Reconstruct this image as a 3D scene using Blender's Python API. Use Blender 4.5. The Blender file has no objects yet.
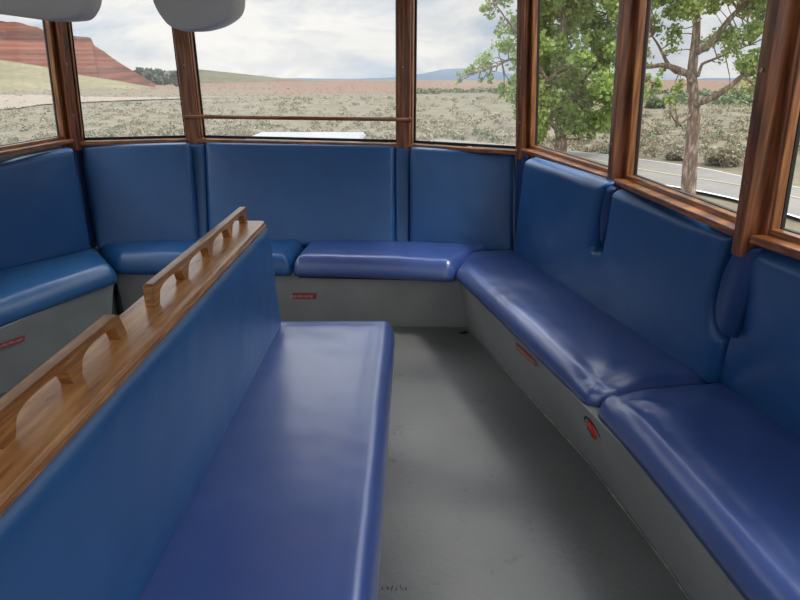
import bpy, bmesh, math, random
import numpy as np
from mathutils import Vector as V, noise, Matrix
random.seed(7); rng = np.random.default_rng(5)
S = bpy.context.scene; C = S.collection

# ------------------------------------------------------------------ camera
F = 615.0; H = 1.4
PIT = math.atan(236/F); YAW = math.atan(16/F*math.cos(PIT))
cP, sP, cW, sW = math.cos(PIT), math.sin(PIT), math.cos(YAW), math.sin(YAW)
EYE = V((0, 0, H))
cd = bpy.data.cameras.new('camera'); cam = bpy.data.objects.new('camera', cd); C.objects.link(cam)
cd.sensor_width = 36; cd.lens = F*36/800; cd.clip_end = 9000; cd.clip_start = .02
cam.location = EYE; cam.rotation_euler = (math.pi/2-PIT, 0, YAW); S.camera = cam

def ray(px, py):
    u = (px-400)/F; v = (300-py)/F
    x, y, z = u, cP+v*sP, -sP+v*cP
    return V((x*cW-y*sW, x*sW+y*cW, z))
def atZ(px, py, z):
    r = ray(px, py); return EYE + r*((z-H)/r.z)
def atY(px, py, y):
    r = ray(px, py); return EYE + r*(y/r.y)
def onplane(px, py, O, N):
    r = ray(px, py); return EYE + r*((O-EYE).dot(N)/r.dot(N))
G0 = -1.3; GS = -.022
def gz(x, y):
    d = math.hypot(x, y)
    k = min(1, max(0, (d-12)/60))
    return G0 + GS*y + k*1.2*noise.noise(V((x/45, y/45, 0))) + min(1,max(0,(d-8)/10))*.12*noise.noise(V((x/5, y/5, 3)))
def atG(px, py):
    r = ray(px, py); t = (G0-H)/(r.z-GS*r.y); p = EYE+r*t; return p

# ------------------------------------------------------------------ materials
def new_mat(name):
    m = bpy.data.materials.new(name); m.use_nodes = True
    nt = m.node_tree; return m, nt, nt.nodes['Principled BSDF'], nt.nodes['Material Output']
def lin(c):
    return tuple(((x/255)/12.92 if x/255 <= .04045 else ((x/255+.055)/1.055)**2.4) for x in c)+(1,)
def node(nt, t, **kw):
    n = nt.nodes.new(t)
    for k, v in kw.items():
        if k in n.inputs: n.inputs[k].default_value = v
        else: setattr(n, k, v)
    return n
def noisy(name, c1, c2, scale=6, rough=.5, bump=.0, bscale=80, detail=4, stretch=None, metal=0, coat=0, spec=.5, c3=None, bdist=.002, rvar=0):
    m, nt, b, o = new_mat(name); L = nt.links
    tc = node(nt, 'ShaderNodeTexCoord'); mp = node(nt, 'ShaderNodeMapping')
    if stretch: mp.inputs['Scale'].default_value = stretch
    L.new(tc.outputs['Object'], mp.inputs['Vector'])
    n = node(nt, 'ShaderNodeTexNoise', Scale=scale, Detail=detail)
    L.new(mp.outputs[0], n.inputs['Vector'])
    cr = node(nt, 'ShaderNodeValToRGB'); e = cr.color_ramp.elements
    e[0].position = .32; e[0].color = lin(c1); e[1].position = .68; e[1].color = lin(c2)
    if c3: k = e.new(.5); k.color = lin(c3)
    L.new(n.outputs['Fac'], cr.inputs[0]); L.new(cr.outputs[0], b.inputs['Base Color'])
    b.inputs['Roughness'].default_value = rough; b.inputs['Metallic'].default_value = metal
    b.inputs['Coat Weight'].default_value = coat; b.inputs['Specular IOR Level'].default_value = spec
    b.inputs['Coat Roughness'].default_value = .30 if 'vinyl' in name else .15
    if rvar:
        mr = node(nt, 'ShaderNodeMapRange'); mr.inputs['To Min'].default_value = rough-rvar; mr.inputs['To Max'].default_value = rough+rvar
        L.new(n.outputs['Fac'], mr.inputs[0]); L.new(mr.outputs[0], b.inputs['Roughness'])
    if bump:
        n2 = node(nt, 'ShaderNodeTexNoise', Scale=bscale, Detail=3)
        L.new(mp.outputs[0], n2.inputs['Vector'])
        bp = node(nt, 'ShaderNodeBump', Strength=bump, Distance=bdist)
        L.new(n2.outputs['Fac'], bp.inputs['Height']); L.new(bp.outputs[0], b.inputs['Normal'])
    return m
M = {}
M['vinyl_back'] = noisy('teal_blue_vinyl', (32, 84, 138), (38, 92, 148), 3, .40, .25, 260, spec=.6, coat=.25, rvar=.05)
M['vinyl_seat'] = noisy('navy_blue_vinyl', (52, 77, 142), (60, 87, 154), 3, .34, .25, 240, spec=1, coat=1, rvar=.05)
M['vinyl_left'] = noisy('light_blue_vinyl', (32, 96, 154), (40, 108, 166), 3, .36, .25, 240, spec=.9, coat=.4, rvar=.05)
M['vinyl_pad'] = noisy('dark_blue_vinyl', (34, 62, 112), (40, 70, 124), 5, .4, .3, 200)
M['wood'] = noisy('varnished_brown_wood', (88, 48, 28), (172, 106, 64), 5, .35, .2, 30, 6, (14, 14, 1.0), coat=.4, c3=(130, 74, 44))
M['wood_h'] = noisy('varnished_sill_wood', (96, 54, 26), (192, 126, 68), 5, .32, .2, 30, 6, (2.2, 2.2, 30), coat=.4, c3=(134, 80, 40))
M['wood_v'] = noisy('varnished_frame_wood', (110, 62, 30), (188, 124, 68), 5, .32, .2, 30, 6, (16, 16, 1.2), coat=.4, c3=(150, 92, 48))
M['ledge'] = noisy('golden_oak_ledge', (158, 102, 58), (214, 160, 104), 4, .3, .15, 60, 6, (14, 1.6, 14), coat=.5, c3=(188, 132, 80), rvar=.08)
M['rail'] = noisy('golden_oak_rail', (128, 80, 40), (192, 136, 76), 5, .35, .2, 60, 6, (8, 2, 26), coat=.4, c3=(150, 98, 50))
M['grey'] = noisy('grey_painted_panel', (146, 147, 144), (158, 159, 156), 5, .5, .12, 90, rvar=.06)
M['black'] = noisy('black_rubber', (16, 16, 17), (30, 29, 28), 30, .6)
M['darkwood'] = noisy('dark_stained_wood', (34, 26, 20), (62, 46, 34), 12, .6, .3, 40)
M['caulk'] = noisy('dirty_white_caulk', (120, 118, 110), (165, 162, 154), 40, .6, .3, 60)
M['plastic'] = noisy('grey_plastic', (206, 203, 205), (214, 212, 214), 4, .42)
M['ceiling'] = noisy('cream_ceiling', (226, 220, 206), (234, 228, 216), 4, .6)
M['steel'] = noisy('dull_steel', (130, 130, 130), (165, 165, 165), 40, .35, metal=.9)
M['red'] = noisy('red_sticker', (150, 62, 62), (172, 84, 82), 30, .5)
M['sticker_text'] = noisy('pale_sticker_print', (196, 150, 140), (206, 166, 156), 30, .5)
M['redlens'] = noisy('red_lens', (200, 30, 20), (235, 60, 40), 60, .2, coat=.6)
M['asphalt'] = noisy('grey_asphalt', (112, 107, 100), (122, 117, 110), 1.2, .9, .3, 20)
M['dirt'] = noisy('pale_dirt_track', (118, 105, 90), (134, 120, 104), 1, .95)
M['paint_white'] = noisy('white_road_paint', (215, 213, 206), (232, 230, 224), 8, .8)
M['paint_yellow'] = noisy('faded_yellow_paint', (176, 160, 116), (186, 170, 126), 8, .8)
M['bark'] = noisy('pale_furrowed_bark', (108, 90, 76), (186, 164, 144), 7, .9, 1.0, 12, 6, (3, 3, .7), c3=(120, 100, 84), bdist=.03)
M['carwhite'] = noisy('white_car_paint', (150, 154, 158), (156, 160, 164), 2, .25, coat=.8)
M['carglass'] = noisy('dark_car_glass', (20, 24, 28), (26, 30, 34), 2, .08)
M['tyre'] = noisy('black_tyre', (22, 22, 22), (32, 32, 32), 20, .8)

# floor: worn grey paint with scuffs
m, nt, b, o = new_mat('worn_grey_floor'); L = nt.links
tc = node(nt, 'ShaderNodeTexCoord')
n1 = node(nt, 'ShaderNodeTexNoise', Scale=2.2, Detail=5); n2 = node(nt, 'ShaderNodeTexNoise', Scale=9, Detail=6, Roughness=.7); n3 = node(nt, 'ShaderNodeTexNoise', Scale=60, Detail=3)
for n in (n1, n2, n3): L.new(tc.outputs['Object'], n.inputs['Vector'])
cr = node(nt, 'ShaderNodeValToRGB'); e = cr.color_ramp.elements
e[0].position = .3; e[0].color = lin((92, 92, 92)); e[1].position = .7; e[1].color = lin((108, 108, 107))
L.new(n1.outputs['Fac'], cr.inputs[0])
cr2 = node(nt, 'ShaderNodeValToRGB'); e = cr2.color_ramp.elements
e[0].position = .30; e[0].color = (.55, .53, .5, 1); e[1].position = .40; e[1].color = (1, 1, 1, 1)
L.new(n2.outputs['Fac'], cr2.inputs[0])
mx = node(nt, 'ShaderNodeMix', data_type='RGBA', blend_type='MULTIPLY'); mx.inputs[0].default_value = .8
L.new(cr.outputs[0], mx.inputs[6]); L.new(cr2.outputs[0], mx.inputs[7]); L.new(mx.outputs[2], b.inputs['Base Color'])
mr = node(nt, 'ShaderNodeMapRange'); mr.inputs['To Min'].default_value = .36; mr.inputs['To Max'].default_value = .56
L.new(n2.outputs['Fac'], mr.inputs[0]); L.new(mr.outputs[0], b.inputs['Roughness'])
bp = node(nt, 'ShaderNodeBump', Strength=.35, Distance=.004); L.new(n3.outputs['Fac'], bp.inputs['Height']); L.new(bp.outputs[0], b.inputs['Normal'])
M['floor'] = m

def glass(name, dirt, ior=1.35):
    m, nt, b, o = new_mat(name); L = nt.links
    nt.nodes.remove(b)
    tr = node(nt, 'ShaderNodeBsdfTransparent'); gl = node(nt, 'ShaderNodeBsdfGlossy', Roughness=.02)
    fr = node(nt, 'ShaderNodeFresnel', IOR=1.35); gm = node(nt, 'ShaderNodeNewGeometry'); io = node(nt, 'ShaderNodeMapRange')
    io.inputs['To Min'].default_value = ior; io.inputs['To Max'].default_value = 1/ior   # same reflectance seen from either side of the thin pane
    L.new(gm.outputs['Backfacing'], io.inputs[0]); L.new(io.outputs[0], fr.inputs['IOR']); ms = node(nt, 'ShaderNodeMixShader')
    L.new(fr.outputs[0], ms.inputs[0]); L.new(tr.outputs[0], ms.inputs[1]); L.new(gl.outputs[0], ms.inputs[2])
    # dust film with smears
    df = node(nt, 'ShaderNodeBsdfTranslucent'); df.inputs[0].default_value = (.85, .85, .86, 1)
    dd = node(nt, 'ShaderNodeBsdfDiffuse'); dd.inputs[0].default_value = (.8, .8, .8, 1)
    md = node(nt, 'ShaderNodeMixShader'); md.inputs[0].default_value = .25
    L.new(df.outputs[0], md.inputs[1]); L.new(dd.outputs[0], md.inputs[2])
    tc = node(nt, 'ShaderNodeTexCoord'); n = node(nt, 'ShaderNodeTexNoise', Scale=3.0, Detail=5)
    L.new(tc.outputs['Object'], n.inputs['Vector'])
    mr = node(nt, 'ShaderNodeMapRange'); mr.inputs[1].default_value = .35; mr.inputs[2].default_value = .75
    mr.inputs['To Min'].default_value = dirt*.6; mr.inputs['To Max'].default_value = dirt*1.5
    L.new(n.outputs['Fac'], mr.inputs[0])
    m2 = node(nt, 'ShaderNodeMixShader'); L.new(mr.outputs[0], m2.inputs[0]); L.new(ms.outputs[0], m2.inputs[1]); L.new(md.outputs[0], m2.inputs[2])
    L.new(m2.outputs[0], o.inputs[0]); return m
M['glass_dusty'] = glass('dusty_window_glass', .07)
M['glass'] = glass('clear_window_glass', .006, 1.15)

# leaves
def leafmat(name, c1, c2, tr=.4):
    m, nt, b, o = new_mat(name); L = nt.links
    g = node(nt, 'ShaderNodeNewGeometry'); cr = node(nt, 'ShaderNodeValToRGB'); e = cr.color_ramp.elements
    e[0].color = lin(c1); e[1].color = lin(c2); L.new(g.outputs['Random Per Island'], cr.inputs[0])
    t = node(nt, 'ShaderNodeBsdfTranslucent'); L.new(cr.outputs[0], t.inputs[0]); L.new(cr.outputs[0], b.inputs['Base Color'])
    b.inputs['Roughness'].default_value = .5
    ms = node(nt, 'ShaderNodeMixShader'); ms.inputs[0].default_value = tr
    L.new(b.outputs[0], ms.inputs[1]); L.new(t.outputs[0], ms.inputs[2]); L.new(ms.outputs[0], o.inputs[0]); return m
M['leaf'] = leafmat('cottonwood_leaves', (112, 142, 66), (188, 204, 116), .5)
M['sage'] = leafmat('sagebrush_leaves', (112, 104, 84), (158, 147, 118), .25)
M['green_bush'] = leafmat('green_bush_leaves', (76, 90, 58), (108, 120, 80), .25)
M['dark_bush'] = leafmat('juniper_leaves', (60, 72, 56), (86, 94, 74), .2)

# ground material
m, nt, b, o = new_mat('dry_sage_steppe'); L = nt.links
tc = node(nt, 'ShaderNodeTexCoord')
a1 = node(nt, 'ShaderNodeTexNoise', Scale=.45, Detail=8, Roughness=.7); a2 = node(nt, 'ShaderNodeTexNoise', Scale=.012, Detail=5)
a3 = node(nt, 'ShaderNodeTexNoise', Scale=.006, Detail=4)
mp = node(nt, 'ShaderNodeMapping'); mp.inputs['Location'].default_value = (310, 77, 5)
for n in (a1, a2): L.new(tc.outputs['Object'], n.inputs['Vector'])
L.new(tc.outputs['Object'], mp.inputs['Vector']); L.new(mp.outputs[0], a3.inputs['Vector'])
r1 = node(nt, 'ShaderNodeValToRGB'); e = r1.color_ramp.elements
e[0].position = .34; e[0].color = lin((78, 72, 56)); e[1].position = .64; e[1].color = lin((114, 105, 83)); k = e.new(.48); k.color = lin((97, 88, 68))
L.new(a1.outputs['Fac'], r1.inputs[0])
r2 = node(nt, 'ShaderNodeValToRGB'); e = r2.color_ramp.elements
e[0].position = .47; e[0].color = (0, 0, 0, 1); e[1].position = .62; e[1].color = (1, 1, 1, 1); L.new(a2.outputs['Fac'], r2.inputs[0])
x1 = node(nt, 'ShaderNodeMix', data_type='RGBA'); L.new(r1.outputs[0], x1.inputs[6]); x1.inputs[7].default_value = lin((80, 82, 60))
mm = node(nt, 'ShaderNodeMath', operation='MULTIPLY'); mm.inputs[1].default_value = .55; L.new(r2.outputs[0], mm.inputs[0]); L.new(mm.outputs[0], x1.inputs[0])
# red earth beyond the flats
sx = node(nt, 'ShaderNodeSeparateXYZ'); L.new(tc.outputs['Object'], sx.inputs[0])
far = node(nt, 'ShaderNodeMapRange'); far.inputs[1].default_value = 90; far.inputs[2].default_value = 190; L.new(sx.outputs['Y'], far.inputs[0])
r3 = node(nt, 'ShaderNodeValToRGB'); e = r3.color_ramp.elements
e[0].position = .38; e[0].color = (0, 0, 0, 1); e[1].position = .52; e[1].color = (1, 1, 1, 1); L.new(a3.outputs['Fac'], r3.inputs[0])
m3 = node(nt, 'ShaderNodeMath', operation='MULTIPLY'); L.new(far.outputs[0], m3.inputs[0]); L.new(r3.outputs[0], m3.inputs[1])
m4 = node(nt, 'ShaderNodeMath', operation='MULTIPLY'); m4.inputs[1].default_value = .75; L.new(m3.outputs[0], m4.inputs[0])
x2 = node(nt, 'ShaderNodeMix', data_type='RGBA'); L.new(x1.outputs[2], x2.inputs[6]); x2.inputs[7].default_value = lin((108, 70, 54)); L.new(m4.outputs[0], x2.inputs[0])
L.new(x2.outputs[2], b.inputs['Base Color']); b.inputs['Roughness'].default_value = 1
M['ground'] = m

def rockmat(name, lo, hi, band, zscale, vegetation, scale=.03):
    m, nt, b, o = new_mat(name); L = nt.links
    tc = node(nt, 'ShaderNodeTexCoord'); mp = node(nt, 'ShaderNodeMapping'); mp.inputs['Scale'].default_value = (scale*.15, scale*.15, zscale)
    L.new(tc.outputs['Object'], mp.inputs['Vector'])
    n = node(nt, 'ShaderNodeTexNoise', Scale=1, Detail=6, Roughness=.65); L.new(mp.outputs[0], n.inputs['Vector'])
    cr = node(nt, 'ShaderNodeValToRGB'); e = cr.color_ramp.elements
    e[0].position = .36; e[0].color = lin(lo); e[1].position = .62; e[1].color = lin(hi); k = e.new(.5); k.color = lin(band); L.new(n.outputs['Fac'], cr.inputs[0])
    n2 = node(nt, 'ShaderNodeTexNoise', Scale=scale*2.2, Detail=7, Roughness=.75); L.new(tc.outputs['Object'], n2.inputs['Vector'])
    r = node(nt, 'ShaderNodeValToRGB'); e = r.color_ramp.elements; e[0].position = vegetation; e[1].position = vegetation+.12; L.new(n2.outputs['Fac'], r.inputs[0])
    e[0].color = (0, 0, 0, 1); e[1].color = (1, 1, 1, 1)
    x = node(nt, 'ShaderNodeMix', data_type='RGBA'); L.new(cr.outputs[0], x.inputs[6]); x.inputs[7].default_value = lin((98, 98, 76))
    L.new(r.outputs[0], x.inputs[0]); L.new(x.outputs[2], b.inputs['Base Color']); b.inputs['Roughness'].default_value = 1
    b.inputs['Specular IOR Level'].default_value = .1
    return m
M['redrock'] = rockmat('red_sandstone', (50, 26, 18), (116, 68, 48), (88, 48, 34), .5, .60)
M['redhill'] = rockmat('pink_banded_earth', (100, 68, 54), (132, 106, 90), (116, 84, 68), .15, .50)
M['greenhill'] = rockmat('sparse_green_hill', (76, 76, 60), (98, 90, 72), (88, 82, 64), .1, .5)
M['sagehill'] = rockmat('sage_covered_slope', (112, 100, 76), (136, 124, 96), (122, 112, 86), .2, .46, .3)
M['bluehill'] = rockmat('blue_grey_haze_slope', (80, 92, 106), (94, 106, 120), (86, 98, 112), .02, .9, .004)  # distance haze put into the far mountains' base colour

# ------------------------------------------------------------------ object helpers
def mesh_obj(name, vs, fs, mat, parent=None, smooth=False):
    me = bpy.data.meshes.new(name); me.from_pydata([tuple(v) for v in vs], [], fs); me.update()
    if smooth: me.polygons.foreach_set('use_smooth', [True]*len(me.polygons))
    me.materials.append(M[mat] if isinstance(mat, str) else mat)
    o = bpy.data.objects.new(name, me); C.objects.link(o)
    if parent: o.parent = parent; o.matrix_parent_inverse = Matrix.Translation(-parent.location) @ Matrix.Identity(4)
    return o
def bm_obj(name, bm, mat, parent=None, smooth=False, bevel=0, seg=2):
    bmesh.ops.recalc_face_normals(bm, faces=bm.faces)
    me = bpy.data.meshes.new(name); bm.to_mesh(me); bm.free()
    me.materials.append(M[mat])
    if smooth: me.polygons.foreach_set('use_smooth', [True]*len(me.polygons))
    o = bpy.data.objects.new(name, me); C.objects.link(o)
    if parent: o.parent = parent; o.matrix_parent_inverse = Matrix.Translation(-parent.location)
    if bevel:
        md = o.modifiers.new('bevel', 'BEVEL'); md.width = bevel; md.segments = seg; md.limit_method = 'ANGLE'
        me.polygons.foreach_set('use_smooth', [True]*len(me.polygons))
        w = o.modifiers.new('wn', 'WEIGHTED_NORMAL')
    return o
def tag(o, label=None, cat=None, group=None, kind=None):
    for k, v in (('label', label), ('category', cat), ('group', group), ('kind', kind)):
        if v: o[k] = v
    return o
def empty(name, loc):
    o = bpy.data.objects.new(name, None); C.objects.link(o); o.location = loc; o.empty_display_size = .1; return o
def loft(bm, A, B):
    """closed solid between two matching loops"""
    a = [bm.verts.new(p) for p in A]; b = [bm.verts.new(p) for p in B]; n = len(A)
    bm.faces.new(a); bm.faces.new(list(reversed(b)))
    for i in range(n): bm.faces.new((a[i], b[i], b[(i+1) % n], a[(i+1) % n]))
def beam(bm, p0, p1, side, w, d, off=(0, 0)):
    """box from p0 to p1, w across `side`, d across the third axis"""
    p0, p1 = V(p0), V(p1); ax = (p1-p0).normalized(); s = V(side); s = (s-ax*s.dot(ax)).normalized(); t = ax.cross(s)
    q = [(-w/2, -d/2), (w/2, -d/2), (w/2, d/2), (-w/2, d/2)]
    loft(bm, [p0+s*(a+off[0])+t*(c+off[1]) for a, c in q], [p1+s*(a+off[0])+t*(c+off[1]) for a, c in q])
def tube(bm, pts, rad, n=8):
    rings = []
    for i, p in enumerate(pts):
        p = V(p); a = V(pts[max(0, i-1)]); c = V(pts[min(len(pts)-1, i+1)]); ax = (c-a).normalized()
        s = ax.cross(V((.3, .2, 1) if abs(ax.z) < .9 else (1, .1, 0))).normalized(); t = ax.cross(s)
        r = rad[i] if isinstance(rad, (list, tuple)) else rad
        rings.append([bm.verts.new(p+(s*math.cos(k*2*math.pi/n)+t*math.sin(k*2*math.pi/n))*r) for k in range(n)])
    for a, b2 in zip(rings, rings[1:]):
        for k in range(n): bm.faces.new((a[k], a[(k+1) % n], b2[(k+1) % n], b2[k]))
    bm.faces.new(list(reversed(rings[0]))); bm.faces.new(rings[-1])

def round_poly(P, rc, n=5):
    out = []; N = len(P)
    for i in range(N):
        p = np.array(P[i][:2], float); a = np.array(P[i-1][:2], float); b = np.array(P[(i+1) % N][:2], float)
        r = P[i][2] if len(P[i]) > 2 else rc
        da = a-p; db = b-p; la = np.linalg.norm(da); lb = np.linalg.norm(db); k = min(r, la*.45, lb*.45)
        if k < 1e-4: out.append(p); continue
        A = p+da/la*k; B = p+db/lb*k
        for j in range(n+1):
            t = j/n; out.append((1-t)**2*A+2*t*(1-t)*p+t*t*B)
    return np.array(out)

def cushion(name, poly, O, U, Vv, N, T, r, puff, mat, rc=.03, cell=.011, p=2.3, wob=.0025, wf=4, parent=None, extra=None):
    """upholstered pad: plan outline in the (U,Vv) frame at O, rising T along N with rounded edges"""
    O, U, Vv, N = V(O), V(U), V(Vv), V(N)
    P = round_poly(poly, rc)
    # resample the outline evenly
    keep = [P[0]]
    for q in list(P[1:])+[P[0]]:
        a = keep[-1]; l = float(np.hypot(*(q-a)))
        if l < .003: continue
        m_ = max(1, int(round(l/cell))); keep += [a+(q-a)*k/m_ for k in range(1, m_+1)]
    if np.hypot(*(keep[-1]-keep[0])) < .003: keep.pop()
    P = np.array(keep); A = P; B = np.roll(P, -1, axis=0); n = len(P)
    area = .5*np.sum(A[:, 0]*B[:, 1]-B[:, 0]*A[:, 1]); sg = 1 if area > 0 else -1
    def dist(Q):
        best = np.full(len(Q), 1e9); ins = np.zeros(len(Q), bool)
        for a, b in zip(A, B):
            d = b-a; l2 = (d@d) or 1e-12; t = np.clip(((Q-a)@d)/l2, 0, 1); best = np.minimum(best, np.hypot(*(Q-a-t[:, None]*d).T))
            cond = (a[1] > Q[:, 1]) != (b[1] > Q[:, 1]); den = (b[1]-a[1]) or 1e-12
            ins ^= cond & (Q[:, 0] < a[0]+(Q[:, 1]-a[1])*(b[0]-a[0])/den)
        return best, ins
    tan = np.roll(P, -1, axis=0)-np.roll(P, 1, axis=0); tan /= np.linalg.norm(tan, axis=1)[:, None]
    nin = np.stack([-tan[:, 1], tan[:, 0]], 1)*sg
    pts = [P]; ds = [np.zeros(n)]
    for k in (.03, .11, .24, .42, .66, 1.0, 1.4):
        Q = P+nin*(r*k); d, ins = dist(Q); ok = ins & (d > r*k*.93)
        pts.append(Q[ok]); ds.append(np.minimum(d[ok], r*k))
    lo = P.min(0); hi = P.max(0); g = cell*1.5
    X, Y = np.meshgrid(np.arange(lo[0], hi[0], g), np.arange(lo[1], hi[1], g), indexing='ij'); Q = np.stack([X.ravel(), Y.ravel()], 1)
    d, ins = dist(Q); ok = ins & (d > r*1.4+g*.6); pts.append(Q[ok]); ds.append(d[ok])
    Q = np.concatenate(pts); D = np.concatenate(ds)
    from mathutils.geometry import delaunay_2d_cdt
    ov, oe, of, oi, _, _ = delaunay_2d_cdt([V((float(q[0]), float(q[1]))) for q in Q], [], [list(range(n))] , 1, 1e-6)
    Dn = []
    for v_, src in zip(ov, oi):
        Dn.append(D[src[0]] if src else 0.0)
    vs = []; bot = []
    for q, d in zip(ov, Dn):
        w = O+U*q[0]+Vv*q[1]; bot.append(w.copy())
        hh = T*(1-(1-min(1, d/r))**p)**(1/p) + puff*(1-math.exp(-d/.10)); f = min(1, d/.04)
        hh += f*wob*noise.noise(w*wf)*2 + f*wob*.4*noise.noise(w*wf*3)*2
        if extra: hh += extra(w, d)*f
        vs.append(w+N*hh)
    m_ = len(vs); idx = {i: (i if Dn[i] < 1e-9 else m_+i) for i in range(m_)}
    flip = U.cross(Vv).dot(N) < 0; fs = []
    for t in of:
        t = list(t); 
        if flip: t.reverse()
        a2 = sum(ov[t[k]].x*ov[t[(k+1) % len(t)]].y-ov[t[(k+1) % len(t)]].x*ov[t[k]].y for k in range(len(t)))
        fs.append(t); fs.append([idx[k] for k in reversed(t)])
    bm = bmesh.new(); bv = [bm.verts.new(v) for v in vs+bot]
    for f in fs:
        if len(set(f)) < 3: continue
        try: bm.faces.new([bv[k] for k in f])
        except ValueError: pass
    bmesh.ops.delete(bm, geom=[v for v in bm.verts if not v.link_faces], context='VERTS')
    me = bpy.data.meshes.new(name); bm.to_mesh(me); bm.free()
    me.polygons.foreach_set('use_smooth', [True]*len(me.polygons)); me.materials.append(M[mat])
    o = bpy.data.objects.new(name, me); C.objects.link(o)
    if parent: o.parent = parent; o.matrix_parent_inverse = Matrix.Translation(-parent.location)
    return o

# ------------------------------------------------------------------ room shell of the trolley
ND = [V((-2.36, -3, .975)), V((-2.36, -.7, .975)), V((-2.27, 1.5, .975)),
      atY(74, 141, 3.5), atY(194, 138, 3.72), atY(404, 143, 3.68), atY(523, 150, 3.42), atY(616, 181, 2.48), atY(748, 237, 1.60),
      V((1.14, .75, .97)), V((1.22, -.7, .97)), V((1.22, -3, .97))]
CTR = V((-.58, 1.2, 1))
TOPZ = 1.93
def topn(i):
    n = ND[i]; x = n.x
    if i <= 3: x += .06
    if i >= 6: x -= .055
    return V((x, n.y, TOPZ))
TN = [topn(i) for i in range(len(ND))]
def outward(a, b):
    d = (b-a); d.z = 0; n = V((-d.y, d.x, 0)).normalized()
    mid = (a+b)/2-CTR
    return n if n.dot(mid) > 0 else -n

# floor slab and ceiling
fl = [V((-2.85, -3.1, 0)), V((1.75, -3.1, 0)), V((1.75, 1.2, 0)), V((1.25, 3.3, 0)), V((.7, 3.95, 0)), V((-2.1, 3.95, 0)), V((-2.6, 3.0, 0))]
bm = bmesh.new(); loft(bm, fl, [p-V((0, 0, .06)) for p in fl]); floor = tag(bm_obj('floor', bm, 'floor'), 'worn grey painted trolley floor with scuffs', kind='structure')
ce = [V((p.x+.07*(1 if p.x > -.6 else -1), p.y+(.07 if p.y > 3 else 0), 2.02)) for p in TN[1:-1]]  # roof left open behind the camera, shaped to let extra daylight in
bm = bmesh.new(); loft(bm, ce, [p+V((0, 0, .05)) for p in ce]); tag(bm_obj('ceiling', bm, 'ceiling'), kind='structure')

names = {0: 'left_front', 1: 'left_middle', 2: 'left', 3: 'rear_left', 4: 'rear', 5: 'rear_right', 6: 'right_rear', 7: 'right', 8: 'right_middle', 9: 'right_near', 10: 'right_front'}
def foot_n(i):
    n1 = outward(ND[max(0, i-1)], ND[max(1, i)]); n2 = outward(ND[min(i, len(ND)-2)], ND[min(i+1, len(ND)-1)]); n = (n1+n2).normalized()
    k = .42 if i < 3 or i > 7 else (.3 if i in (3, 7) else .12)
    return V((ND[i].x, ND[i].y, 0))+n*k
wn = 0
for i in range(len(ND)-1):
    a, b = ND[i], ND[i+1]; ta, tb = TN[i], TN[i+1]; n = outward(a, b); ax = (b-a).normalized()
    # lower wall panel behind the backrests, kicking outward toward the floor
    za, zb = foot_n(i), foot_n(i+1)
    p = [a+n*.05-V((0, 0, .02)), b+n*.05-V((0, 0, .02)), zb, za]
    bm = bmesh.new(); loft(bm, p, [q+n*.03 for q in p])
    tag(bm_obj('wall_'+names[i], bm, 'darkwood' if i >= 6 else 'grey'), kind='structure')
    # header above the window
    p = [ta-V((0, 0, .01)), tb-V((0, 0, .01)), V((tb.x, tb.y, 2.02)), V((ta.x, ta.y, 2.02))]
    bm = bmesh.new(); loft(bm, [q-n*.02 for q in p], [q+n*.04 for q in p])
    tag(bm_obj('wall_header_'+names[i], bm, 'wood_h'), kind='structure')
    # window: sill rail, stiles, head, gasket and pane
    wn += 1
    win = empty('window_%d' % wn, (a+b)/2); win['kind'] = 'structure'
    w2 = .040; L_ = (b-a).length
    A0 = a+ax*w2; B0 = b-ax*w2; A1 = ta+ax*w2; B1 = tb-ax*w2
    up = V((0, 0, 1)); side = i >= 6 or i <= 2; sw = .020 if side else .010
    bm = bmesh.new()
    if side:
        beam(bm, a+ax*.03+up*.004, b-ax*.03+up*.004, up, .022, .05, (0, 0))
        beam(bm, a+ax*.03+n*.035+up*.016, b-ax*.03+n*.035+up*.016, up, .03, .03)
        fo = n*.035
    else:
        beam(bm, a+ax*.03-up*.014, b-ax*.03-up*.014, up, .024, .05)
        fo = n*.03
    beam(bm, A1+fo-up*.012, B1+fo-up*.012, up, .03, .03)
    bm_obj('window_frame', bm, 'wood_h', win, bevel=.004)
    for a_, b_ in ((A0, A1), (B0, B1)):
        bm = bmesh.new(); beam(bm, a_+fo, b_+fo, ax, sw, .03); bm_obj('stile', bm, 'wood_v', win, bevel=.004)
    bm = bmesh.new(); g = n*.055
    zoff = .004 if not side else .028
    beam(bm, A0+g+up*zoff, B0+g+up*zoff, up, .016 if not side else .01, .014)
    beam(bm, A0+g+ax*.006, A1+g+ax*.006, ax, .010, .012); beam(bm, B0+g-ax*.006, B1+g-ax*.006, ax, .010, .012)
    bm_obj('rubber_gasket', bm, 'black', win)
    q = [A0+g, B0+g, B1+g, A1+g]
    bm = bmesh.new(); loft(bm, q, [z+n*.004 for z in q])
    bm_obj('glass_pane', bm, 'glass_dusty' if i <= 5 else 'glass', win)
# front wall far behind the viewer with a big window
p0, p1 = ND[-1], ND[0]
bm = bmesh.new(); beam(bm, V((-2.75, -3.05, .5)), V((1.6, -3.05, .5)), (0, 0, 1), 1.0, .04); tag(bm_obj('wall_front', bm, 'grey'), kind='structure')
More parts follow.
